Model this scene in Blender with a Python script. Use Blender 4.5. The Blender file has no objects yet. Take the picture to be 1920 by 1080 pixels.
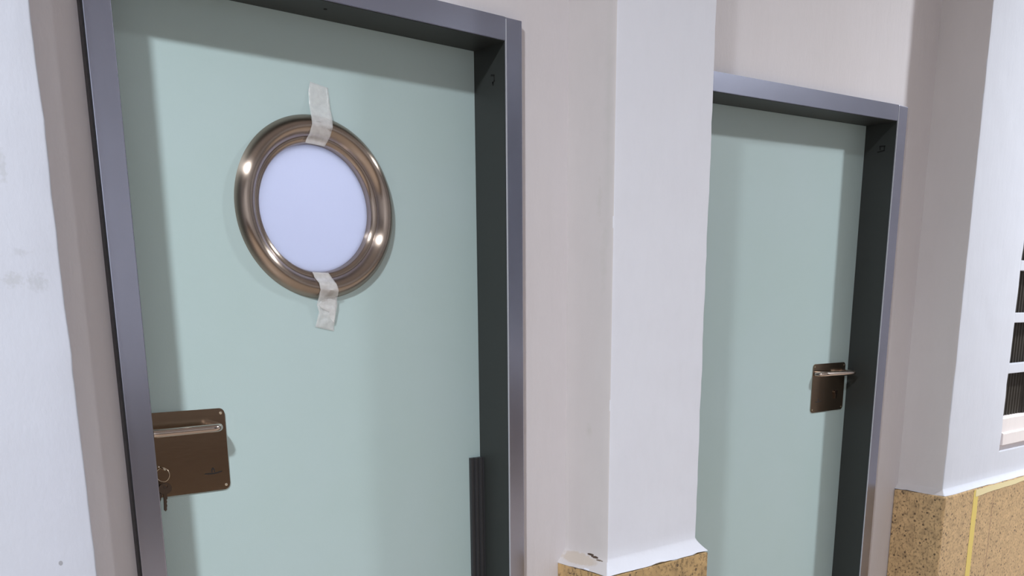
import bpy, bmesh, math, random
from mathutils import Vector, Matrix, noise
random.seed(7)
S = bpy.context.scene
C = S.collection

# ------------------------------------------------------------------ camera
F_PX, CX, CY = 1773.966, 1006.494, 1005.104
yaw, pit, rol = -0.71035, -0.24207, -0.00099
Fv = Vector((-math.sin(yaw)*math.cos(pit), math.cos(yaw)*math.cos(pit), math.sin(pit)))
Rv = Vector((math.cos(yaw), math.sin(yaw), 0.0)); Uv = Rv.cross(Fv)
R2 = Rv*math.cos(rol) + Uv*math.sin(rol); U2 = -Rv*math.sin(rol) + Uv*math.cos(rol)
cam = bpy.data.cameras.new('camera'); cam_o = bpy.data.objects.new('camera', cam); C.objects.link(cam_o)
M = Matrix.Identity(4)
for i in range(3):
    M[i][0] = R2[i]; M[i][1] = U2[i]; M[i][2] = -Fv[i]
M[0][3], M[1][3], M[2][3] = -0.67421, -2.02416, 1.5
cam_o.matrix_world = M
cam.sensor_fit = 'HORIZONTAL'; cam.sensor_width = 36.0
cam.lens = 36.0*F_PX/1920.0
cam.shift_x = (960.0 - CX)/1920.0
cam.shift_y = (CY - 540.0)/1920.0
cam.clip_start = 0.05; cam.clip_end = 60
S.camera = cam_o

# ------------------------------------------------------------------ world, exposure
W = bpy.data.worlds.new('world'); S.world = W; W.use_nodes = True
W.node_tree.nodes['Background'].inputs[0].default_value = (0.75, 0.8, 1.0, 1)
W.node_tree.nodes['Background'].inputs[1].default_value = 0.05
S.view_settings.view_transform = 'Standard'; S.view_settings.look = 'None'
S.view_settings.exposure = 0.14; S.view_settings.gamma = 1.0
S.view_settings.use_curve_mapping = False
LAMP_POWER = 196.0    # watts of each ceiling downlight
LAMP_SPREAD = 165.0
LAMP_COL = (0.90, 0.95, 1.0)
LAMPS = [(-1.87, -2.1), (5.1, -2.1)]
LAMP_Z = 3.80

# ------------------------------------------------------------------ measured places (metres)
D = 0.1105          # face of the door leaves
A = -0.020          # face of the door frames
WP = 0.95           # opening of the near door
FLO, FRO = -0.052, 1.0018
ZB, ZT = 2.1322, 2.1861
X2A, X2B, X2O = 1.700, 2.8346, 2.8981
P1X = -0.1831
P2L, P2R = 1.1785, 1.5640
P3L = 3.1147
PF, PF3 = -0.180, -0.2006
CEIL = 3.95
YOPP = -4.1
XW, XE = -5.0, 9.0

# ------------------------------------------------------------------ node helpers
def mat(name, col=(0.8, 0.8, 0.8), rough=0.5, metal=0.0, **kw):
    m = bpy.data.materials.new(name); m.use_nodes = True
    b = m.node_tree.nodes['Principled BSDF']
    b.inputs['Base Color'].default_value = (*col, 1)
    b.inputs['Roughness'].default_value = rough
    b.inputs['Metallic'].default_value = metal
    for k, v in kw.items(): b.inputs[k.replace('_', ' ')].default_value = v
    return m
class NT:
    def __init__(s, m): s.m = m; s.t = m.node_tree; s.b = s.t.nodes['Principled BSDF']
    def n(s, typ, **kw):
        o = s.t.nodes.new(typ)
        for k, v in kw.items(): setattr(o, k, v)
        return o
    def l(s, a, b): s.t.links.new(a, b)
    def pos(s):
        if not hasattr(s, 'p'): s.p = s.n('ShaderNodeNewGeometry').outputs['Position']
        return s.p
    def scaled(s, sc):
        v = s.n('ShaderNodeVectorMath', operation='MULTIPLY'); s.l(s.pos(), v.inputs[0]); v.inputs[1].default_value = sc
        return v.outputs[0]
    def noise(s, scale, sc=(1, 1, 1), detail=3, rough=0.55):
        o = s.n('ShaderNodeTexNoise'); s.l(s.scaled(sc), o.inputs['Vector'])
        o.inputs['Scale'].default_value = scale; o.inputs['Detail'].default_value = detail; o.inputs['Roughness'].default_value = rough
        return o.outputs['Fac']
    def ramp(s, f, stops):
        r = s.n('ShaderNodeValToRGB'); s.l(f, r.inputs[0]); e = r.color_ramp.elements
        while len(e) < len(stops): e.new(0.5)
        for el, (p, c) in zip(e, stops):
            el.position = p; el.color = (*c, 1) if len(c) == 3 else c
        return r.outputs[0]
    def math(s, op, a, b=None):
        o = s.n('ShaderNodeMath', operation=op)
        for i, v in enumerate((a, b)):
            if v is None: continue
            if isinstance(v, (int, float)): o.inputs[i].default_value = v
            else: s.l(v, o.inputs[i])
        return o.outputs[0]
    def mix(s, f, a, b):
        o = s.n('ShaderNodeMix', data_type='RGBA')
        for i, v in ((0, f), (6, a), (7, b)):
            if isinstance(v, (int, float)): o.inputs[i].default_value = v
            elif isinstance(v, tuple): o.inputs[i].default_value = (*v, 1)
            else: s.l(v, o.inputs[i])
        return o.outputs[2]
    def blob(s, c, r, nscale=60, hard=0.25, thresh=0.35):
        """an irregular patch of dirt centred on c with radii r"""
        a = s.n('ShaderNodeVectorMath', operation='SUBTRACT'); s.l(s.pos(), a.inputs[0]); a.inputs[1].default_value = c
        d = s.n('ShaderNodeVectorMath', operation='DIVIDE'); s.l(a.outputs[0], d.inputs[0]); d.inputs[1].default_value = r
        ln = s.n('ShaderNodeVectorMath', operation='LENGTH'); s.l(d.outputs[0], ln.inputs[0])
        v = s.math('SUBTRACT', 1.0, ln.outputs['Value'])
        n = s.noise(nscale, detail=4)
        v = s.math('ADD', v, s.math('MULTIPLY', s.math('SUBTRACT', n, 0.5), 1.6))
        mr = s.n('ShaderNodeMapRange'); s.l(v, mr.inputs[0])
        mr.inputs[1].default_value = thresh; mr.inputs[2].default_value = thresh+hard; mr.clamp = True
        # no dirt outside the radii
        mr2 = s.n('ShaderNodeMapRange'); s.l(ln.outputs['Value'], mr2.inputs[0])
        mr2.inputs[1].default_value = 1.0; mr2.inputs[2].default_value = 0.8; mr2.clamp = True
        return s.math('MULTIPLY', mr.outputs[0], mr2.outputs[0])
    def bump(s, h, dist, strength=1.0):
        o = s.n('ShaderNodeBump'); s.l(h, o.inputs['Height']); o.inputs['Distance'].default_value = dist
        o.inputs['Strength'].default_value = strength; s.l(o.outputs[0], s.b.inputs['Normal'])

# ------------------------------------------------------------------ materials
DIRT = [
    ((1.1785, -0.125, 1.76), (0.02, 0.020, 0.08), (0.44, 0.45, 0.40), 0.30, 60, 0.9, 0.3),
    ((1.1785, -0.145, 1.60), (0.02, 0.022, 0.16), (0.46, 0.46, 0.42), 0.25, 50, 0.9, 0.3),
    ((1.1785, -0.155, 2.0), (0.02, 0.022, 0.5), (0.48, 0.48, 0.46), 0.30, 20, 0.9, 0.2),
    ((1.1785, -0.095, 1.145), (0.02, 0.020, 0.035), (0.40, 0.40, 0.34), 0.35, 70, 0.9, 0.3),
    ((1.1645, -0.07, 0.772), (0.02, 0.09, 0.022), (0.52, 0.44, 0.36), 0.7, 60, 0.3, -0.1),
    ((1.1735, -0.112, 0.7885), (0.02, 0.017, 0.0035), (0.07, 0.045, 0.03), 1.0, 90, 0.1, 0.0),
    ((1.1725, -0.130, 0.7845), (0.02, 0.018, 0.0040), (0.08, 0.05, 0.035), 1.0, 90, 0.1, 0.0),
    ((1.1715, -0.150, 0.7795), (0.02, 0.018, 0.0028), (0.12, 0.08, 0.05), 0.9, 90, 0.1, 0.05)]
def plaster(name, base, var, blobs=()):
    m = mat(name, base, 0.75); t = NT(m)
    n1 = t.noise(2.2, (1, 1, 0.45), 4)
    c = t.ramp(n1, [(0.3, tuple(b*v for b, v in zip(base, var))), (0.7, base)])
    n2 = t.noise(38, (1, 1, 0.35), 3)
    c = t.mix(t.math('MULTIPLY', t.ramp(n2, [(0.45, (0, 0, 0)), (0.75, (1, 1, 1))]), 0.18), c, tuple(b*0.9 for b in base))
    for (p, r, col, k, ns, hard, th) in blobs:
        c = t.mix(t.math('MULTIPLY', t.blob(p, r, ns, hard, th), k), c, col)
    t.l(c, t.b.inputs['Base Color'])
    h = t.math('ADD', t.math('MULTIPLY', t.noise(22, (1, 1, 0.3), 3), 1.0), t.math('MULTIPLY', t.noise(160, (1, 1, 0.5), 3), 0.3))
    t.bump(h, 0.0022, 0.6)
    return m
M_back = plaster('plaster_recess', (0.72, 0.685, 0.71), (0.94, 0.93, 0.92))
M_side = plaster('plaster_shaded_sides', (0.62, 0.59, 0.595), (0.95, 0.94, 0.94), DIRT)  # cream plaster, darkened so the sides carry their shade in the colour
M_pier1 = plaster('plaster_near_pier', (0.51, 0.53, 0.60), (0.97, 0.97, 0.99), [  # same paint as the middle pier, darkened to offset the near lamp's light
    ((-0.244, PF, 1.584), (0.03, 0.05, 0.012), (0.36, 0.37, 0.40), 0.32, 120, 0.4, 0.35),
    ((-0.225, PF, 1.535), (0.028, 0.05, 0.028), (0.34, 0.35, 0.37), 0.36, 150, 0.5, 0.3),
    ((-0.262, PF, 1.538), (0.03, 0.05, 0.022), (0.38, 0.39, 0.41), 0.45, 150, 0.4, 0.35),
    ((-0.256, PF, 1.72), (0.012, 0.05, 0.06), (0.38, 0.39, 0.41), 0.4, 150, 0.4, 0.4),
    ((-0.2437, PF, 1.0349), (0.004, 0.05, 0.005), (0.25, 0.25, 0.27), 0.8, 20, 0.1, 0.1)])
M_pier2 = plaster('plaster_middle_pier', (0.75, 0.76, 0.83), (0.96, 0.96, 0.97))
M_pier3 = plaster('plaster_window_wall', (0.62, 0.635, 0.70), (0.98, 0.98, 0.99))  # again the pier paint, toned down in colour against strong lamp light
M_ceil = plaster('plaster_ceiling', (0.66, 0.64, 0.63), (0.97, 0.97, 0.97))
M_far = plaster('plaster_opposite', (0.56, 0.56, 0.58), (0.97, 0.97, 0.97))

def granite(name, base, joint=None):
    m = mat(name, base, 0.32); t = NT(m)
    n = t.noise(26, detail=5, rough=0.65)
    c = t.ramp(n, [(0.30, tuple(b*0.74 for b in base)), (0.5, base), (0.72, tuple(min(1, b*1.22) for b in base))])
    n2 = t.noise(105, (1, 1, .8), 3, .6)
    c = t.mix(t.ramp(n2, [(0.52, (0, 0, 0)), (0.62, (1, 1, 1))]), c, tuple(b*0.50 for b in base))
    v = t.n('ShaderNodeTexVoronoi'); t.l(t.scaled((1, 1, 1)), v.inputs['Vector']); v.inputs['Scale'].default_value = 50; v.inputs['Randomness'].default_value = 1.0
    dots = t.math('LESS_THAN', v.outputs['Distance'], 0.25)
    pick = t.math('GREATER_THAN', t.noise(31, detail=1), 0.51)
    c = t.mix(t.math('MULTIPLY', t.math('MULTIPLY', dots, pick), 0.85), c, (0.075, 0.045, 0.028))
    if joint is not None:
        sx = t.n('ShaderNodeSeparateXYZ'); t.l(t.pos(), sx.inputs[0])
        for j, w in joint:
            dd = t.math('ABSOLUTE', t.math('SUBTRACT', sx.outputs[0], j))
            c = t.mix(t.math('MULTIPLY', t.math('LESS_THAN', dd, w), 0.75), c, (0.20, 0.10, 0.07))
    t.l(c, t.b.inputs['Base Color'])
    t.bump(t.math('MULTIPLY', n2, 1.0), 0.0006, 0.5)
    return m
M_gran = granite('granite_cladding', (0.49, 0.325, 0.15))
M_gran3 = granite('granite_cladding_jointed', (0.54, 0.365, 0.19), [(3.535, 0.0028), (4.4, 0.0028), (5.4, .0028)])
M_darkstone = granite('dark_wainscot', (0.085, 0.05, 0.032))

def door_paint():
    m = mat('pale_green_laminate', (0.45, 0.565, 0.55), 0.42); t = NT(m)
    n = t.noise(3, detail=4)
    c = t.ramp(n, [(0.3, (0.435, 0.55, 0.545)), (0.7, (0.45, 0.56, 0.57))])
    n2 = t.noise(420, detail=2)
    c = t.mix(t.math('MULTIPLY', n2, 0.10), c, (0.40, 0.52, 0.50))
    t.l(c, t.b.inputs['Base Color']); t.bump(n2, 0.0003, 0.4)
    return m
M_door = door_paint()
M_edge = mat('leaf_edge', (0.35, 0.36, 0.36), 0.5)
def frame_paint():
    m = mat('blue_grey_metal_paint', (0.3, 0.3, 0.36), 0.24, 0.94); t = NT(m)
    n = t.noise(5, detail=3)
    t.l(t.ramp(n, [(0.3, (0.39, 0.405, 0.50)), (0.7, (0.42, 0.435, 0.54))]), t.b.inputs['Base Color'])
    return m
M_frame = frame_paint()
M_edge_highlight = mat('painted_edge_highlight', (0.42, 0.43, 0.48), 0.4, 0.0)  # pale tone that stands in for an edge highlight
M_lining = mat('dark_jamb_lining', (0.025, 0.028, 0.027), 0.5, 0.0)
M_nickel = mat('satin_nickel', (0.38, 0.31, 0.26), 0.22, 1.0)
def brushed_round(m, k, rot):
    t = NT(m); tn = t.n('ShaderNodeTangent', direction_type='RADIAL', axis='Y')
    t.l(tn.outputs[0], t.b.inputs['Tangent']); t.b.inputs['Anisotropic'].default_value = k; t.b.inputs['Anisotropic Rotation'].default_value = rot
brushed_round(M_nickel, 0.92, 0.25)
def plate_mat():
    m = mat('brushed_plate', (0.3, 0.22, 0.16), 0.22, 1.0); t = NT(m)
    n = t.noise(30, (1, 1, 30), 2)
    t.l(t.ramp(n, [(0.3, (0.30, 0.22, 0.155)), (0.7, (0.36, 0.27, 0.195))]), t.b.inputs['Base Color'])
    return m
M_plate = plate_mat()
M_bar = mat('polished_lever', (0.50, 0.42, 0.37), 0.12, 1.0)
M_screw = mat('screw_steel', (0.75, 0.68, 0.55), 0.25, 1.0)
M_emblem = mat('engraved_emblem', (0.008, 0.005, 0.004), 0.8)
M_brass = mat('key_metal', (0.62, 0.50, 0.38), 0.25, 1.0)
M_keydark = mat('dark_key_metal', (0.11, 0.085, 0.07), 0.35, 1.0)
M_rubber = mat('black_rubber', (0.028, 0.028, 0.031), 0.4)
M_ink = mat('black_pencil', (0.004, 0.004, 0.004), 0.8)
M_blind = mat('dark_shutter', (0.035, 0.028, 0.02), 0.5)
M_dark_pane = mat('added_dark_glass', (0.02, 0.022, 0.03), 0.08)
M_white = mat('white_lamp_metal', (0.8, 0.8, 0.8), 0.4)
M_yellow = mat('masking_tape_yellow', (0.72, 0.56, 0.16), 0.6)
M_cream = mat('masking_tape_cream', (0.78, 0.68, 0.40), 0.6)
M_floor = mat('floor_tile', (0.44, 0.36, 0.29), 0.40)
def sill_mat():
    m = plaster('broken_sill', (0.78, 0.72, 0.71), (0.93, 0.9, 0.9)); return m
M_sill = sill_mat()
def glow(name, col, k):
    m = bpy.data.materials.new(name); m.use_nodes = True; nt = m.node_tree; nt.nodes.clear()
    o = nt.nodes.new('ShaderNodeOutputMaterial'); e = nt.nodes.new('ShaderNodeEmission')
    e.inputs[0].default_value = (*col, 1); e.inputs[1].default_value = k; nt.links.new(e.outputs[0], o.inputs[0]); return m
M_lamp = glow('lit_lamp_face', LAMP_COL, 4.0)
M_backlight = glow('added_backlight_glow', (0.86, 0.90, 1.0), 174.0)
def tape_mat():
    m = bpy.data.materials.new('clear_packing_tape'); m.use_nodes = True; nt = m.node_tree; nt.nodes.clear()
    o = nt.nodes.new('ShaderNodeOutputMaterial'); mx = nt.nodes.new('ShaderNodeMixShader'); tr = nt.nodes.new('ShaderNodeBsdfTransparent')
    p = nt.nodes.new('ShaderNodeBsdfPrincipled'); p.inputs['Base Color'].default_value = (0.86, 0.85, 0.85, 1); p.inputs['Roughness'].default_value = 0.22
    p.inputs['Specular IOR Level'].default_value = 0.6
    g = nt.nodes.new('ShaderNodeNewGeometry'); n = nt.nodes.new('ShaderNodeTexNoise'); n.inputs['Scale'].default_value = 90; n.inputs['Detail'].default_value = 3
    nt.links.new(g.outputs['Position'], n.inputs['Vector'])
    bp = nt.nodes.new('ShaderNodeBump'); bp.inputs['Distance'].default_value = 0.002; bp.inputs['Strength'].default_value = 0.7
    nt.links.new(n.outputs['Fac'], bp.inputs['Height']); nt.links.new(bp.outputs[0], p.inputs['Normal'])
    mr = nt.nodes.new('ShaderNodeMapRange'); nt.links.new(n.outputs['Fac'], mr.inputs[0])
    mr.inputs[3].default_value = 0.26; mr.inputs[4].default_value = 0.46
    nt.links.new(mr.outputs[0], mx.inputs[0]); nt.links.new(tr.outputs[0], mx.inputs[1]); nt.links.new(p.outputs[0], mx.inputs[2]); nt.links.new(mx.outputs[0], o.inputs[0])
    return m
M_tape = tape_mat()
def frost():
    m = bpy.data.materials.new('frosted_glass'); m.use_nodes = True; nt = m.node_tree; nt.nodes.clear()
    o = nt.nodes.new('ShaderNodeOutputMaterial'); mx = nt.nodes.new('ShaderNodeMixShader')
    t = nt.nodes.new('ShaderNodeBsdfTranslucent'); t.inputs[0].default_value = (0.85, 0.87, 0.97, 1)
    g = nt.nodes.new('ShaderNodeBsdfGlossy'); g.inputs['Roughness'].default_value = 0.15
    mx.inputs[0].default_value = 0.06
    nt.links.new(t.outputs[0], mx.inputs[1]); nt.links.new(g.outputs[0], mx.inputs[2]); nt.links.new(mx.outputs[0], o.inputs[0]); return m
M_frost = frost()

# ------------------------------------------------------------------ mesh helpers
def obj(name, bm, m, parent=None, smooth=None):
    bmesh.ops.recalc_face_normals(bm, faces=bm.faces)
    me = bpy.data.meshes.new(name); bm.to_mesh(me); bm.free()
    o = bpy.data.objects.new(name, me); C.objects.link(o); me.materials.append(m)
    if parent: o.parent = parent
    if smooth:
        for p in me.polygons: p.use_smooth = True
        try: me.set_sharp_from_angle(angle=math.radians(smooth))
        except Exception: pass
    return o
def empty(name, loc=(0, 0, 0)):
    # children keep world coordinates: location stays at the origin of the place, drawn at loc through geometry
    o = bpy.data.objects.new(name, None); C.objects.link(o); o.empty_display_size = 0.05
    return o
def tag(o, label, cat, group=None, kind=None):
    o['label'] = label; o['category'] = cat
    if group: o['group'] = group
    if kind: o['kind'] = kind
    return o
def struct(o, label, cat): return tag(o, label, cat, kind='structure')
def box(bm, x0, x1, y0, y1, z0, z1, bevel=0.0, seg=2):
    vs = [bm.verts.new((x, y, z)) for x in (x0, x1) for y in (y0, y1) for z in (z0, z1)]
    f = [(0, 1, 3, 2), (4, 6, 7, 5), (0, 4, 5, 1), (2, 3, 7, 6), (0, 2, 6, 4), (1, 5, 7, 3)]
    fs = [bm.faces.new([vs[i] for i in q]) for q in f]
    if bevel:
        es = list({e for q in fs for e in q.edges})
        bmesh.ops.bevel(bm, geom=es, offset=bevel, segments=seg, profile=0.6, affect='EDGES')
    return bm
def B(*a, **k): return box(bmesh.new(), *a, **k)
def tube(bm, pts, r, n=14, cap=True):
    pts = [Vector(p) for p in pts]; rings = []; up = None
    for i, p in enumerate(pts):
        a = pts[max(i-1, 0)]; b = pts[min(i+1, len(pts)-1)]; d = (b-a).normalized()
        if up is None: up = d.orthogonal().normalized()
        up = (up - d*up.dot(d)).normalized(); s = d.cross(up)
        rr = r[i] if isinstance(r, (list, tuple)) else r
        rings.append([bm.verts.new(p + (up*math.cos(t)+s*math.sin(t))*rr) for t in [2*math.pi*k/n for k in range(n)]])
    for a, b in zip(rings, rings[1:]):
        for k in range(n): bm.faces.new((a[k], a[(k+1) % n], b[(k+1) % n], b[k]))
    if cap:
        bm.faces.new(rings[0][::-1]); bm.faces.new(rings[-1])
    return bm
def rounded_path(pts, rad, n=8):
    out = [Vector(pts[0])]
    for a, b, c in zip(pts, pts[1:], pts[2:]):
        a, b, c = Vector(a), Vector(b), Vector(c)
        p = b + (a-b).normalized()*rad; q = b + (c-b).normalized()*rad
        for k in range(n+1):
            t = k/n; out.append(p*(1-t)**2 + b*2*t*(1-t) + q*t*t)
    out.append(Vector(pts[-1])); return out
def disc_y(bm, cx, cz, y0, y1, r, n=24):
    """a short cylinder along Y"""
    return tube(bm, [(cx, y0, cz), (cx, (y0+y1)/2, cz), (cx, y1, cz)], r, n)
def prism_y(bm, pts, y0, y1):
    """outline in (x, z) pushed from y0 to y1"""
    a = [bm.verts.new((x, y0, z)) for x, z in pts]; b = [bm.verts.new((x, y1, z)) for x, z in pts]
    bm.faces.new(a); bm.faces.new(b[::-1]); n = len(pts)
    for i in range(n): bm.faces.new((a[i], b[i], b[(i+1) % n], a[(i+1) % n]))
    return bm
def rrect(x0, x1, z0, z1, r, n=6):
    o = []
    for cx, cz, a0 in ((x1-r, z1-r, 0), (x0+r, z1-r, 90), (x0+r, z0+r, 180), (x1-r, z0+r, 270)):
        for k in range(n+1):
            a = math.radians(a0+90*k/n); o.append((cx+r*math.cos(a), cz+r*math.sin(a)))
    return o
def N(x, y, z, s): return noise.noise(Vector((x*s, y*s, z*s)))

def plaster_body(xl, xr, yf, yb, z0, z1, flare, fz, wob=0.0016, seedv=0.0, r=0.005):
    """a hand-plastered block standing out of the wall, seen on its left, front and right; the foot runs out over the stone"""
    per = []
    def seg(p, q, st):
        n = max(1, int(math.dist(p, q)/st)); return [(p[0]+(q[0]-p[0])*k/n, p[1]+(q[1]-p[1])*k/n) for k in range(n)]
    pts = []
    pts += seg((xl, yb), (xl, yf+r), 0.02)
    for k in range(4):
        a = math.radians(180+90*k/4); pts.append((xl+r+r*math.cos(a), yf+r+r*math.sin(a)))
    w = xr-xl
    pts += seg((xl+r, yf), (xr-r, yf), 0.02 if w < 1 else 0.06)
    for k in range(4):
        a = math.radians(270+90*k/4); pts.append((xr-r+r*math.cos(a), yf+r+r*math.sin(a)))
    pts += seg((xr, yf+r), (xr, yb), 0.02) + [(xr, yb)]
    zs = []
    z = z0
    if flare:
        for k in range(9): zs.append(z0+(fz-z0)*k/8)
        z = fz
    while z < z1-0.03:
        z += 0.03 if z < 2.9 else 0.3; zs.append(min(z, z1))
    if not flare: zs = [z0]+zs
    if zs[-1] < z1: zs.append(z1)
    bm = bmesh.new(); rows = []
    for z in zs:
        row = []
        fl = 0.0
        if flare and z < fz:
            t = (fz-z)/(fz-z0); fl = flare*(t**1.35)
        for (x, y) in pts:
            cx = (xl+xr)/2
            dx = -1 if x < xl+r+1e-6 else (1 if x > xr-r-1e-6 else 0)
            dy = -1 if y < yf+r+1e-6 else 0
            w1 = wob*(N(x+seedv, y, z, 9)+0.7*N(x+seedv, y, z, 28))
            fade = 0.0 if y > yb-0.01 else 1.0
            zz = z
            if flare and z == z0: zz = z0+0.006*N(x+seedv, y, 3.3, 30)
            row.append(bm.verts.new((x+dx*(fl+w1*fade), y+dy*(fl+w1), zz)))
        rows.append(row)
    for a, b in zip(rows, rows[1:]):
        for k in range(len(a)-1): bm.faces.new((a[k], a[k+1], b[k+1], b[k]))
    bm.faces.new(rows[0][::-1]); bm.faces.new(rows[-1])
    return bm

# ------------------------------------------------------------------ the room
struct(obj('floor', B(XW, XE, YOPP, 0.2, -0.1, 0.0), M_floor), 'brown tiled floor of the corridor', 'floor')
struct(obj('ceiling', B(XW, XE, YOPP, 0.2, CEIL, CEIL+0.1), M_ceil), 'off-white plastered corridor ceiling', 'ceiling')
bm = bmesh.new()
TB = 0.16
for x0, x1, z0, z1 in ((P1X, FLO+.004, 0, CEIL), (FLO+.004, FRO-.004, ZT-.004, CEIL), (FRO-.004, X2A-.05, 0, CEIL),
                       (X2O-.004, P3L, 0, CEIL)):
    box(bm, x0, x1, 0.0, TB, z0, z1)
# above the far door the masonry follows the slightly sloping head of the frame
zz = lambda X: 2.21222+0.03369*(X-2.79)-0.004
prism_y(bm, [(X2A-.05, zz(X2A-.05)), (X2O-.004, zz(X2O)), (X2O-.004, CEIL), (X2A-.05, CEIL)], 0.0, TB)
struct(obj('wall_back', bm, M_back), 'cream plastered wall of the recesses around the two doors', 'wall')
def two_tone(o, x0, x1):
    # the sides are cream plaster with shade put into the colour, the fronts keep the pier paint
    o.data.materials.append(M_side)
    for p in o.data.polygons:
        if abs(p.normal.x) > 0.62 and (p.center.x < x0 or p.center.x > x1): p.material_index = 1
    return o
struct(obj('wall_left', plaster_body(-2.6, P1X, PF, TB, 0.0, CEIL, 0, 0, seedv=5.0), M_pier1, smooth=35),
       'white plastered pier at the left edge with grey smudges', 'wall')
struct(two_tone(obj('wall_middle', plaster_body(P2L, P2R, PF, TB, 0.748, CEIL, 0.030, 0.790, seedv=1.0), M_pier2, smooth=35), P2L+.0015, 99),
       'white plastered pier between the two green doors', 'wall')

# right wall with the gridded window opening
GW0, GW1 = 3.612, 4.60
ROWS = [(1.021, 1.196), (1.238, 1.413), (1.455, 1.630), (1.672, 1.847), (1.889, 2.064)]
COLS = [(3.612, 3.92), (3.96, 4.26), (4.30, 4.60)]
YR = 0.35
bm = plaster_body(P3L, GW0-0.002, PF3, YR, 0.852, CEIL, 0, 0, seedv=2.2)
low = plaster_body(P3L, XE, PF3, YR, 0.722, 0.8519, 0.022, 0.748, seedv=2.2)
me_ = bpy.data.meshes.new('low'); low.to_mesh(me_); low.free(); bm.from_mesh(me_); bpy.data.meshes.remove(me_)
box(bm, GW0-0.002, GW1, PF3, YR, 2.064, CEIL)
box(bm, GW1, XE, PF3, YR, 0.852, CEIL)
struct(two_tone(obj('wall_right', bm, M_pier3, smooth=35), P3L+.0015, 99), 'bright white plastered wall with a gridded window at the right edge', 'wall')
win = struct(empty('window_1'), 'window of white grid bars over a dark ribbed shutter at right edge', 'window')
bm = bmesh.new()
for (a, b), (c, d_) in zip(ROWS, ROWS[1:]): box(bm, GW0-.004, GW1+.004, PF3+0.001, PF3+0.035, b, c, 0.003)
for (a, b), (c, d_) in zip(COLS, COLS[1:]): box(bm, b, c, PF3+0.0015, PF3+0.0345, ROWS[0][0], ROWS[-1][1], 0.003)
obj('window_bars', bm, M_pier3, win)
bm = bmesh.new()
x = GW0-.01; k = 0; vsA = []; 
prev = None
while x < GW1+.02:
    y = PF3+0.052+(0.006 if k % 4 in (0, 1) else 0.0)
    cur = [bm.verts.new((x, y, z)) for z in (0.99, 2.07)]
    if prev: bm.faces.new((prev[0], cur[0], cur[1], prev[1]))
    prev = cur; x += 0.010 if k % 2 == 0 else 0.004; k += 1
sh = obj('shutter', bm, M_blind, win)
so = sh.modifiers.new('s', 'SOLIDIFY'); so.thickness = 0.004
# sill: rough whitewashed ledge in the bottom of the opening
bm = bmesh.new()
def rough_ledge(bm, x0, x1, yf, yb, z0, z1, amp, seed):
    n = int((x1-x0)/0.02); prev = None
    for i in range(n+1):
        x = x0+(x1-x0)*i/n
        a = amp*N(x, seed, 0, 30); b_ = amp*N(x, seed, 5, 42)
        ring = [bm.verts.new(v) for v in ((x, yf+a, z0), (x, yf+b_, z1-.006+a), (x, yf+.012+b_, z1+b_), (x, yb, z1+a*.5), (x, yb, z0))]
        if prev:
            for k in range(5): bm.faces.new((prev[k], prev[(k+1) % 5], ring[(k+1) % 5], ring[k]))
        else: bm.faces.new(ring[::-1])
        prev = ring
    bm.faces.new(prev)
rough_ledge(bm, GW0+.004, GW1, PF3+.014, PF3+.06, 0.922, 1.000, 0.004, 1.0)
rough_ledge(bm, GW0+.022, GW1, PF3+.001, PF3+.02, 0.880, 0.935, 0.0035, 9.0)
obj('window_sill', bm, M_sill, win, smooth=50)
obj('sill_recess', B(GW0-.002, GW1, PF3+.02, PF3+.06, 0.852, 0.925), M_sill, win)

# stone cladding
bm = B(1.1485, 1.5840, -0.2145, -0.0005, 0.0, 0.7455, bevel=0.002)
struct(obj('trim_1', bm, M_gran), 'speckled tan granite cladding at the foot of the middle pier', 'stone cladding')
bm = B(3.0850, XE, -0.2285, -0.0005, 0.0, 0.7215, bevel=0.012, seg=4)
struct(obj('trim_2', bm, M_gran3), 'speckled tan granite cladding under the right wall', 'stone cladding')
bm = B(-2.6, P1X+.015, -0.205, -0.0005, 0.0, 0.70, bevel=0.002)
struct(obj('trim_3', bm, M_gran), 'tan granite cladding at the foot of the left pier', 'stone cladding')

# opposite side and ends of the corridor, which the metal reflects
bm = B(XW, XE, YOPP-0.2, YOPP, 0.0, CEIL)
struct(obj('wall_front', bm, M_far), 'white upper wall across the corridor', 'wall')
struct(obj('trim_4', B(XW, XE, YOPP, YOPP+0.03, 0.0, 0.95, bevel=0.003), M_darkstone), 'dark brown stone wainscot across the corridor', 'stone cladding')
struct(obj('wall_west', B(XW-0.2, XW, YOPP, 0.2, 0.0, CEIL), M_far), 'white end wall of the corridor beyond the left pier', 'wall')
struct(obj('wall_east', B(XE, XE+0.2, YOPP, 0.2, 0.0, CEIL), M_far), 'white end wall of the corridor beyond the window', 'wall')

w2 = struct(empty('added_dark_window'), 'made-up dark window behind the camera, added to darken the jamb reflections', 'window')  # invented window, gives the right jamb something dark to reflect
for a in (3.1, 4.35, 5.6): obj('added_window_mullion', B(a-.03, a+.03, YOPP, YOPP+.05, 1.20, 3.30), M_white, w2)
for z in (1.17, 3.30): obj('added_window_rail', B(3.07, 5.63, YOPP, YOPP+.05, z-.03, z+.03), M_white, w2)
for a in (3.13, 4.38): obj('added_window_pane', B(a, a+1.19, YOPP+.001, YOPP+.015, 1.20, 3.27), M_dark_pane, w2)

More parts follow.
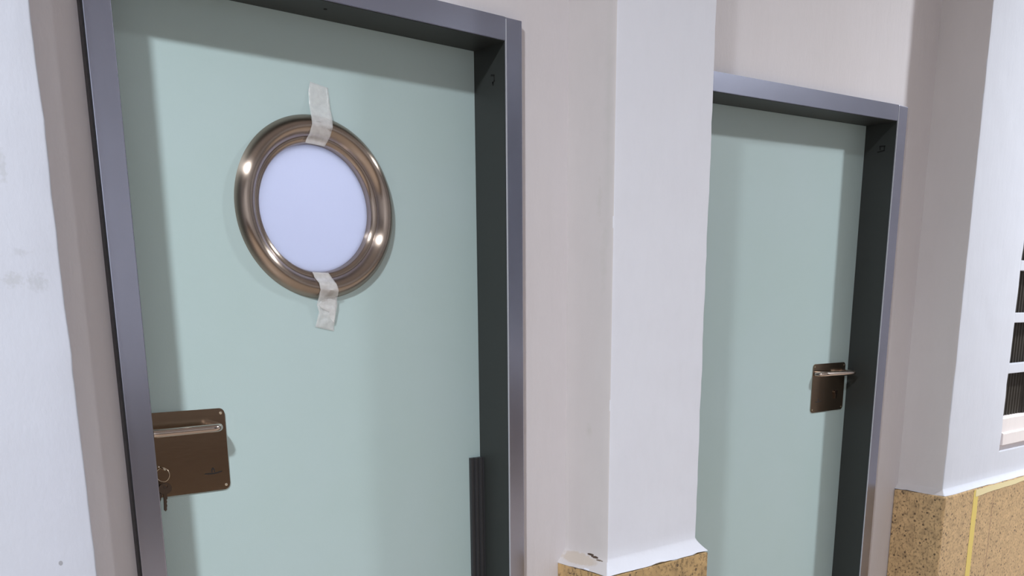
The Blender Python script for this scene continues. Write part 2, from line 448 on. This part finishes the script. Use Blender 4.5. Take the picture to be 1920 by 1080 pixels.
# ------------------------------------------------------------------ door frames
BV = 0.0016
def frame(name, label, xi0, xi1, xo0, xo1, zt, zb):
    """zt, zb: functions of x giving the top and the underside of the head"""
    f = struct(empty(name), label, 'door frame')
    obj('jamb', B(xo0, xi0, A, TB, 0.0, zt(xi0)-.001, bevel=BV), M_frame, f)
    obj('jamb', B(xi1, xo1, A, TB, 0.0, zt(xi1)-.001, bevel=BV), M_frame, f)
    bm = prism_y(bmesh.new(), [(xi0, zb(xi0)), (xi1, zb(xi1)), (xi1, zt(xi1)), (xi0, zt(xi0))], A+.0006, TB)
    bmesh.ops.bevel(bm, geom=list(bm.edges), offset=0.0012, segments=2, affect='EDGES')
    obj('header', bm, M_frame, f)
    b_ = obj('edge_highlight', B(xi1-.0004, xi1+.0018, A-.0007, A+.003, 0.0, zt(xi1)-.004), M_edge_highlight, f); b_['label'] = 'pale line standing for the highlight on the jamb edge'  # thin pale strip paints the highlight along the inner jamb edge
    g_ = obj('shadow_gap_strip', B(xo0-.0035, xo0, A+.003, 0.0, 0.0, zt(xi0)-.004), M_rubber, f); g_['label'] = 'dark strip standing for the shaded gap beside the left jamb'  # near-black strip painting the line of shade at the frame's outer side
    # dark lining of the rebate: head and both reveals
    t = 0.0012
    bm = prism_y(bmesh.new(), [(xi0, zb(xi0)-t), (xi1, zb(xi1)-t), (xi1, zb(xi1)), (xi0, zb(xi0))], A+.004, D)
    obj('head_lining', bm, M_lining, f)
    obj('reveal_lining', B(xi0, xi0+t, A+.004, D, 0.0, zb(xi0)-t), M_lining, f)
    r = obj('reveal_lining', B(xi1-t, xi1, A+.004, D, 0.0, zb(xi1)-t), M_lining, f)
    return f, r
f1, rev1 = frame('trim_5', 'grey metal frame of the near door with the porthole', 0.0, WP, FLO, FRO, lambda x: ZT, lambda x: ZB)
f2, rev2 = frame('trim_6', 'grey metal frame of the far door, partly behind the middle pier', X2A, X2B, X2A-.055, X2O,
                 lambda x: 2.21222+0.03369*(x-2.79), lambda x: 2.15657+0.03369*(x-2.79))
obj('screw_hole', disc_y(bmesh.new(), 0, 0, -0.0004, 0.0004, 0.0042, 12), M_ink, f1)
h = f1.children[-1]; h.rotation_euler = (math.pi/2, 0, 0); h.location = (0.4804, 0.0344, ZB-0.0016)
def stroke(bm, pts, w, x):
    for (a, b) in zip(pts, pts[1:]):
        d = Vector((b[0]-a[0], b[1]-a[1])); L = d.length; d /= L; n = Vector((-d[1], d[0]))*w/2; e = d*w*0.4
        q = [(a[0]-e[0]+n[0], a[1]-e[1]+n[1]), (b[0]+e[0]+n[0], b[1]+e[1]+n[1]), (b[0]+e[0]-n[0], b[1]+e[1]-n[1]), (a[0]-e[0]-n[0], a[1]-e[1]-n[1])]
        va = [bm.verts.new((x, y, z)) for y, z in q]; vb = [bm.verts.new((x-.0003, y, z)) for y, z in q]
        bm.faces.new(va); bm.faces.new(vb[::-1])
        for k in range(4): bm.faces.new((va[k], vb[k], vb[(k+1) % 4], va[(k+1) % 4]))
bm = bmesh.new(); xr = WP-0.0013
stroke(bm, [(0.0388, 2.0619), (0.0272, 2.0600)], 0.0045, xr)
stroke(bm, [(0.0272, 2.0600), (0.0268, 2.0469)], 0.0028, xr)
stroke(bm, [(0.0262, 2.0475), (0.0330, 2.0432)], 0.0045, xr)
stroke(bm, [(0.0330, 2.0445), (0.0318, 2.0385)], 0.0045, xr)
obj('pencil_mark', bm, M_ink, f1)
bm = bmesh.new(); xr = X2B-0.0013
stroke(bm, [(0.0437, 2.0643), (0.0454, 2.0757), (0.0251, 2.0749)], 0.0050, xr)
stroke(bm, [(0.0270, 2.0749), (0.0269, 2.0596), (0.0527, 2.0559)], 0.0050, xr)
obj('pencil_mark', bm, M_ink, f2)

# ------------------------------------------------------------------ door leaves
def leaf_with_hole(x0, x1, z0, z1, y0, y1, cx, cz, r):
    bm = bmesh.new(); n = 128
    ang = sorted(set([2*math.pi*k/n for k in range(n)] + [math.atan2(z-cz, x-cx) % (2*math.pi) for x in (x0, x1) for z in (z0, z1)]))
    def edge(a):
        c, s = math.cos(a), math.sin(a); t = min(((x1-cx)/c if c > 1e-9 else 1e9), ((x0-cx)/c if c < -1e-9 else 1e9),
                                                   ((z1-cz)/s if s > 1e-9 else 1e9), ((z0-cz)/s if s < -1e-9 else 1e9))
        return cx+c*t, cz+s*t
    L = []
    for a in ang:
        e = edge(a); h = (cx+r*math.cos(a), cz+r*math.sin(a))
        L.append([bm.verts.new(v) for v in ((e[0], y0, e[1]), (h[0], y0, h[1]), (h[0], y1, h[1]), (e[0], y1, e[1]))])
    for i in range(len(L)):
        a, b = L[i], L[(i+1) % len(L)]
        for k in range(4): bm.faces.new((a[k], a[(k+1) % 4], b[(k+1) % 4], b[k]))
    return bm
RX, RZ = 0.4770, 1.7165
door1 = struct(obj('door_1', leaf_with_hole(0.0015, WP-.0015, 0.006, ZB-.0015, D, D+.042, RX, RZ, 0.150), M_door),
               'near pale green door with a taped round porthole', 'door')
bm = prism_y(bmesh.new(), [(X2A+.0015, .006), (X2B-.0015, .006), (X2B-.0015, 2.15657+0.03369*(X2B-2.79)-.002), (X2A+.0015, 2.15657+0.03369*(X2A-2.79)-.002)], D, D+.042)
door2 = struct(obj('door_2', bm, M_door), 'far pale green door without a porthole, partly behind the middle pier', 'door')

# porthole
PROFILE = [(.2072, -.001)]
for k in range(21):
    u = -1+2*k/20; hh = 0.0205*max(0.0, 1-u*u)**0.9 + 0.0010 + 0.0030*(u+1)/2
    PROFILE.append((.1832-.0238*u, hh))
PROFILE += [(.1588, .0042), (.1580, .0044), (.1490, .0010), (.1462, -.0040), (.1448, -.0110), (.1440, -.0180), (.1440, -.0300)]
def lathe_y(prof, cx, cz, yb, n=144):
    bm = bmesh.new(); rows = []
    for k in range(n):
        a = 2*math.pi*k/n
        rows.append([bm.verts.new((cx+r*math.cos(a), yb-h, cz+r*math.sin(a))) for r, h in prof])
    for k in range(n):
        a, b = rows[k], rows[(k+1) % n]
        for j in range(len(prof)-1): bm.faces.new((a[j], a[j+1], b[j+1], b[j]))
    return bm
ring = obj('porthole_ring', lathe_y(PROFILE, RX, RZ, D), M_nickel, door1, smooth=60); ring['label'] = 'brushed nickel porthole ring'
gl = obj('porthole_glass', disc_y(bmesh.new(), RX, RZ, D+.018, D+.024, 0.1440, 96), M_frost, door1); gl['label'] = 'frosted round pane lit from behind'

# ribbed finger guard on the hinge side
bm = bmesh.new(); n = 3; pts = []
x0, x1 = 0.9085, 0.9475
for k in range(n*8+1):
    t = k/(n*8); x = x0+(x1-x0)*t; y = D-.006-.010*t + (-0.0045 if k % 8 < 5 else 0.0)
    pts.append((x, y))
va = []
for z in (0.02, 1.0735): va.append([bm.verts.new((x, y, z)) for x, y in pts] + [bm.verts.new((x1, D-.001, z)), bm.verts.new((x0, D-.001, z))])
m_ = len(va[0])
for k in range(m_): bm.faces.new((va[0][k], va[0][(k+1) % m_], va[1][(k+1) % m_], va[1][k]))
bm.faces.new(va[0][::-1]); bm.faces.new(va[1])
obj('finger_guard', bm, M_rubber, door1)['label'] = 'black ribbed rubber finger guard'

# ------------------------------------------------------------------ lock plates and levers
def lock_set(door, x0, x1, z0, z1, side):
    """side: -1 the lock is at the left edge of the leaf, 1 at the right"""
    yp = D-.003
    bm = prism_y(bmesh.new(), rrect(x0, x1, z0, z1, 0.013), yp, D)
    bmesh.ops.bevel(bm, geom=[e for e in bm.edges if all(abs(v.co.y-yp) < 1e-6 for v in e.verts)], offset=0.0009, segments=2, affect='EDGES')
    pl = obj('lock_plate', bm, M_plate, door, smooth=40); pl['label'] = 'brown satin metal lock plate'
    for cx in (x0+.010, x1-.010):
        for cz in (z0+.011, z1-.011):
            bm = bmesh.new(); tube(bm, [(cx, yp+.0004, cz), (cx, yp-.0008, cz), (cx, yp-.0015, cz)], [.0034, .0032, .0015], 14)
            obj('screw', bm, M_screw, pl, smooth=40)
    # engraved mark: a small crowned tower over a long curved base line
    ex = x1-.038 if side < 0 else x0+.047
    ez = z0+.042
    bm = bmesh.new()
    for pts in ([(-.022, -.0015), (-.020, .0010), (-.008, .0002), (.006, .0005), (.021, .0030), (.021, .0005), (.006, -.0030), (-.008, -.0034)],
                [(-.005, .0015), (-.0045, .009), (-.0015, .0125), (.0015, .0115), (.0035, .008), (.004, .0015), (.0015, .0015), (.001, .007), (-.0015, .008), (-.002, .0015)]):
        prism_y(bm, [(ex+a, ez+b) for a, b in pts], yp-.0002, yp+.0005)
    obj('emblem', bm, M_emblem, pl)
    zb_ = z1-.0385
    if side < 0: xa, xb = x0+.008, x1-.031
    else: xa, xb = x1-.018, x0+.026
    yo = D-.062
    path = rounded_path([(xa, yp+.001, zb_), (xa, yo, zb_), (xb, D-(.050 if side < 0 else .036), zb_), (xb+(.003 if side < 0 else -.010), yp+.001, zb_)], 0.021, 9)
    lv = obj('lever_handle', tube(bmesh.new(), path, 0.0096, 18), M_bar, door, smooth=60); lv['label'] = 'polished bent bar lever'
    obj('rosette', disc_y(bmesh.new(), xa if side > 0 else xa+.006, zb_, yp-.004, yp+.001, 0.0145, 28), M_bar, lv, smooth=40)
    # keyhole cylinder
    cx, cz = (x0+.028, z0+.073) if side < 0 else (x1-.062, z0+.072)
    bm = disc_y(bmesh.new(), cx, cz, yp-.007, yp+.001, 0.0086, 24)
    box(bm, cx-.0052, cx+.0052, yp-.007, yp+.001, cz-.024, cz-.003, 0.001)
    obj('lock_cylinder', bm, M_keydark if side > 0 else M_plate, door, smooth=40)
    return cx, cz, yp
kx, kz, kp = lock_set(door1, 0.006, 0.2081, 1.0751, 1.2646, -1)
kx2, kz2, kp2 = lock_set(door2, 2.5852, 2.8103, 1.0751, 1.2646, 1)

# ------------------------------------------------------------------ keys in the near lock
def key_mesh(cx, cy, cz, length, bow, ang=0.0, flat='y'):
    """bow with a hole, shoulder and notched blade hanging down; thickness along Y"""
    bm = bmesh.new(); n = 28; t = 0.0012
    ro, ri = bow, bow*0.36
    L = []
    for k in range(n):
        a = 2*math.pi*k/n
        sx = 1.0; sz = 0.82
        o = (ro*math.cos(a)*sx, ro*math.sin(a)*sz); i = (ri*math.cos(a), ri*0.7*math.sin(a)+ro*.28)
        L.append([bm.verts.new((o[0], -t, o[1])), bm.verts.new((i[0], -t, i[1])), bm.verts.new((i[0], t, i[1])), bm.verts.new((o[0], t, o[1]))])
    for k in range(n):
        a, b = L[k], L[(k+1) % n]
        for j in range(4): bm.faces.new((a[j], a[(j+1) % 4], b[(j+1) % 4], b[j]))
    pts = [(-.0044, -ro*.70), (.0044, -ro*.70), (.0044, -ro*.70-length*.30), (.0022, -ro*.7-length*.36), (.0038, -ro*.7-length*.46), (.0024, -ro*.7-length*.56),
           (.0038, -ro*.7-length*.68), (.0024, -ro*.7-length*.80), (.0030, -ro*.7-length*.90), (.0, -ro*.7-length), (-.0036, -ro*.7-length*.92), (-.0040, -ro*.7-length*.3)]
    prism_y(bm, pts, -t*.9, t*.9)
    bmesh.ops.transform(bm, matrix=Matrix.Translation((cx, cy, cz)) @ Matrix.Rotation(ang, 4, 'Y'), verts=bm.verts)
    return bm
kb = empty('key_bunch'); tag(kb, 'bunch of keys hanging in the lock plate of the near door', 'keys')
# key in the lock: flat bow standing out of the cylinder
bm = key_mesh(0, 0, 0, 0.024, 0.0140)
bmesh.ops.transform(bm, matrix=Matrix.Translation((kx+.004, kp-.031, kz)) @ Matrix.Rotation(math.radians(-90), 4, 'X') @ Matrix.Rotation(math.radians(35), 4, 'Z') @ Matrix.Rotation(0, 4, 'Y'), verts=bm.verts)
obj('key', bm, M_brass, kb, smooth=30)['label'] = 'bright key turned in the lock'
bm = bmesh.new(); n = 40; rr = 0.0155; cc = Vector((kx+.007, kp-.038, kz-.0155))
pts = [cc+Vector((rr*math.cos(2*math.pi*k/n)*0.8, rr*math.cos(2*math.pi*k/n)*-0.35, rr*math.sin(2*math.pi*k/n))) for k in range(n+1)]
tube(bm, pts, 0.0013, 8, cap=False); obj('key_ring', bm, M_brass, kb, smooth=60)
bm = key_mesh(0, 0, 0, 0.040, 0.0160); 
bmesh.ops.transform(bm, matrix=Matrix.Translation((kx+.010, kp-.036, kz-.047)) @ Matrix.Rotation(math.radians(4), 4, 'Y') @ Matrix.Rotation(math.radians(12), 4, 'Z'), verts=bm.verts)
obj('key', bm, M_keydark, kb, smooth=30)['label'] = 'dark key hanging straight down from the ring'
bm = key_mesh(0, 0, 0, 0.018, 0.0145)
bmesh.ops.transform(bm, matrix=Matrix.Translation((kx+.002, kp-.032, kz-.049)) @ Matrix.Rotation(math.radians(14), 4, 'Y') @ Matrix.Rotation(math.radians(-10), 4, 'Z'), verts=bm.verts)
obj('key', bm, M_keydark, kb, smooth=30)['label'] = 'short dark key behind the hanging one'

# ------------------------------------------------------------------ tapes
def ribbon(name, rows, m, nx=9, wav=0.0, seed=0.0):
    bm = bmesh.new(); G = []
    def lerp(a, b, t): return tuple(p+(q-p)*t for p, q in zip(a, b))
    fine = []
    for a, b in zip(rows, rows[1:]):
        for k in range(4): fine.append(lerp(a, b, k/4))
    fine.append(rows[-1])
    for (xa, za, xb, zb_, o) in fine:
        r = []
        for k in range(nx):
            t = k/(nx-1); x = xa+(xb-xa)*t; z = za+(zb_-za)*t
            off = max(0.0008, o + wav*N(x, z, seed, 60)*min(1, o/.004))
            r.append(bm.verts.new((x, D-off, z)))
        G.append(r)
    for a, b in zip(G, G[1:]):
        for k in range(nx-1): bm.faces.new((a[k], a[k+1], b[k+1], b[k]))
    o = obj(name, bm, m, smooth=50); s = o.modifiers.new('s', 'SOLIDIFY'); s.thickness = 0.0003
    return o
TOP = [(0.4735, 1.9945, 0.5190, 1.9870, 0.0010), (0.4672, 1.9735, 0.5190, 1.9711, 0.0030), (0.4655, 1.9440, 0.5190, 1.9448, 0.0060),
       (0.4640, 1.9190, 0.5180, 1.9190, 0.0155), (0.4605, 1.8990, 0.5140, 1.8990, 0.0250), (0.4560, 1.8790, 0.5090, 1.8780, 0.0180),
       (0.4525, 1.8680, 0.5050, 1.8650, 0.0080), (0.4500, 1.8600, 0.4990, 1.8560, 0.0062)]
BOT = [(0.4500, 1.5710, 0.4920, 1.5700, 0.0062), (0.4530, 1.5600, 0.4990, 1.5600, 0.0090), (0.4565, 1.5462, 0.5030, 1.5443, 0.0240), (0.4590, 1.5300, 0.5070, 1.5290, 0.0275),
       (0.4585, 1.5131, 0.5090, 1.5119, 0.0150), (0.4560, 1.4944, 0.5121, 1.4968, 0.0075), (0.4600, 1.4781, 0.5061, 1.4740, 0.0070),
       (0.4560, 1.4593, 0.5036, 1.4548, 0.0060), (0.4520, 1.4428, 0.5021, 1.4317, 0.0010)]
tag(ribbon('adhesive_tape', TOP, M_tape, wav=0.001, seed=1), 'strip of clear tape over the top of the porthole ring', 'tape', 'clear tape strips on the porthole')
tb = ribbon('adhesive_tape', BOT, M_tape, wav=0.004, seed=4)
fl = ribbon('folded_flap', [(0.4700, 1.5080, 0.5085, 1.5100, 0.0120), (0.4580, 1.4960, 0.5080, 1.4930, 0.0098), (0.4660, 1.4880, 0.5060, 1.4800, 0.0095), (0.4860, 1.4790, 0.5040, 1.4680, 0.0088), (0.4920, 1.4600, 0.5000, 1.4520, 0.0075)], M_tape, wav=0.002, seed=9)
fl.parent = tb
tag(tb, 'crumpled strip of clear tape under the bottom of the porthole ring', 'tape', 'clear tape strips on the porthole')

# yellow masking tape on the stone below the window
yg = -0.2289
def strip(name, rows, m):
    bm = bmesh.new(); G = []
    for (a, b) in rows: G.append([bm.verts.new((a[0], yg-a[2], a[1])), bm.verts.new((b[0], yg-b[2], b[1]))])
    for a, b in zip(G, G[1:]): bm.faces.new((a[0], a[1], b[1], b[0]))
    o = obj(name, bm, m); s = o.modifiers.new('s', 'SOLIDIFY'); s.thickness = 0.0004; return o
rows = []
for k in range(24):
    z = 0.716-0.716*k/23; j = 0.003*N(0, 0, z, 25)
    rows.append(((3.342+j, z, .0003), (3.385+j*.6+0.004*N(1, 3, z, 14), z, .0003)))
tag(strip('masking_tape', rows, M_yellow), 'yellow masking tape running down the granite below the window', 'tape', 'masking tape on the granite')
rows = []
for k in range(30):
    x = 3.358+1.6*k/29; j = 0.004*N(x, 0, 0, 9)
    rows.append(((x, 0.7185+j*.5, .0012), (x, 0.688+j+.010*min(1, k/8), .0012)))
tag(strip('masking_tape', rows, M_cream), 'pale yellow masking tape along the top edge of the granite', 'tape', 'masking tape on the granite')

# ------------------------------------------------------------------ ceiling lamps and the added lit room behind the porthole
def sphere(cx, cy, cz, r, sq=1.0):
    bm = bmesh.new(); bmesh.ops.create_uvsphere(bm, u_segments=20, v_segments=12, radius=r)
    bmesh.ops.transform(bm, matrix=Matrix.Translation((cx, cy, cz)) @ Matrix.Scale(sq, 4, (0, 0, 1)), verts=bm.verts); return bm
for i, (lx, ly) in enumerate(LAMPS):
    l = tag(empty('ceiling_lamp'), ['round white ceiling lamp beyond the left pier', 'round white ceiling lamp beyond the window wall'][i], 'lamp', 'round lamps on the corridor ceiling')
    bm = tube(bmesh.new(), [(lx, ly, CEIL), (lx, ly, CEIL-.04), (lx, ly, LAMP_Z+.004)], [.10, .16, .17], 32); obj('housing', bm, M_white, l, smooth=40)
    obj('lamp_face', tube(bmesh.new(), [(lx, ly, LAMP_Z+.004), (lx, ly, LAMP_Z+.003), (lx, ly, LAMP_Z+.002)], .14, 32), M_lamp, l)
    a = bpy.data.lights.new('downlight', 'AREA'); a.shape = 'DISK'; a.size = 0.26; a.energy = LAMP_POWER; a.color = LAMP_COL
    a.spread = math.radians(LAMP_SPREAD)
    ao = bpy.data.objects.new('downlight', a); C.objects.link(ao); ao.location = (lx, ly, LAMP_Z-.001); ao.parent = l
bm = bmesh.new()
for a in ((-1.2, 2.2, 3.0, 3.1, 0, 3.0), (-1.3, -1.2, TB, 3.1, 0, 3.0), (2.2, 2.3, TB, 3.1, 0, 3.0), (-1.3, 2.3, TB, 3.1, 3.0, 3.1), (-1.3, 2.3, TB, 3.1, -.1, 0)): box(bm, *a)
struct(obj('added_room_behind', bm, M_far), 'white made-up room behind the near door, there to backlight the porthole', 'wall')
l = tag(empty('ceiling_lamp'), 'unseen lamp added behind the near door to light the porthole pane', 'lamp')  # invented source that makes the pane glow from behind
obj('base', tube(bmesh.new(), [(0.5, 1.7, 3.0), (0.5, 1.7, 2.97), (0.5, 1.7, 2.88)], [.08, .08, .05], 20), M_white, l)
obj('backlight_globe', sphere(0.5, 1.7, 2.80, 0.1), M_backlight, l, smooth=180)
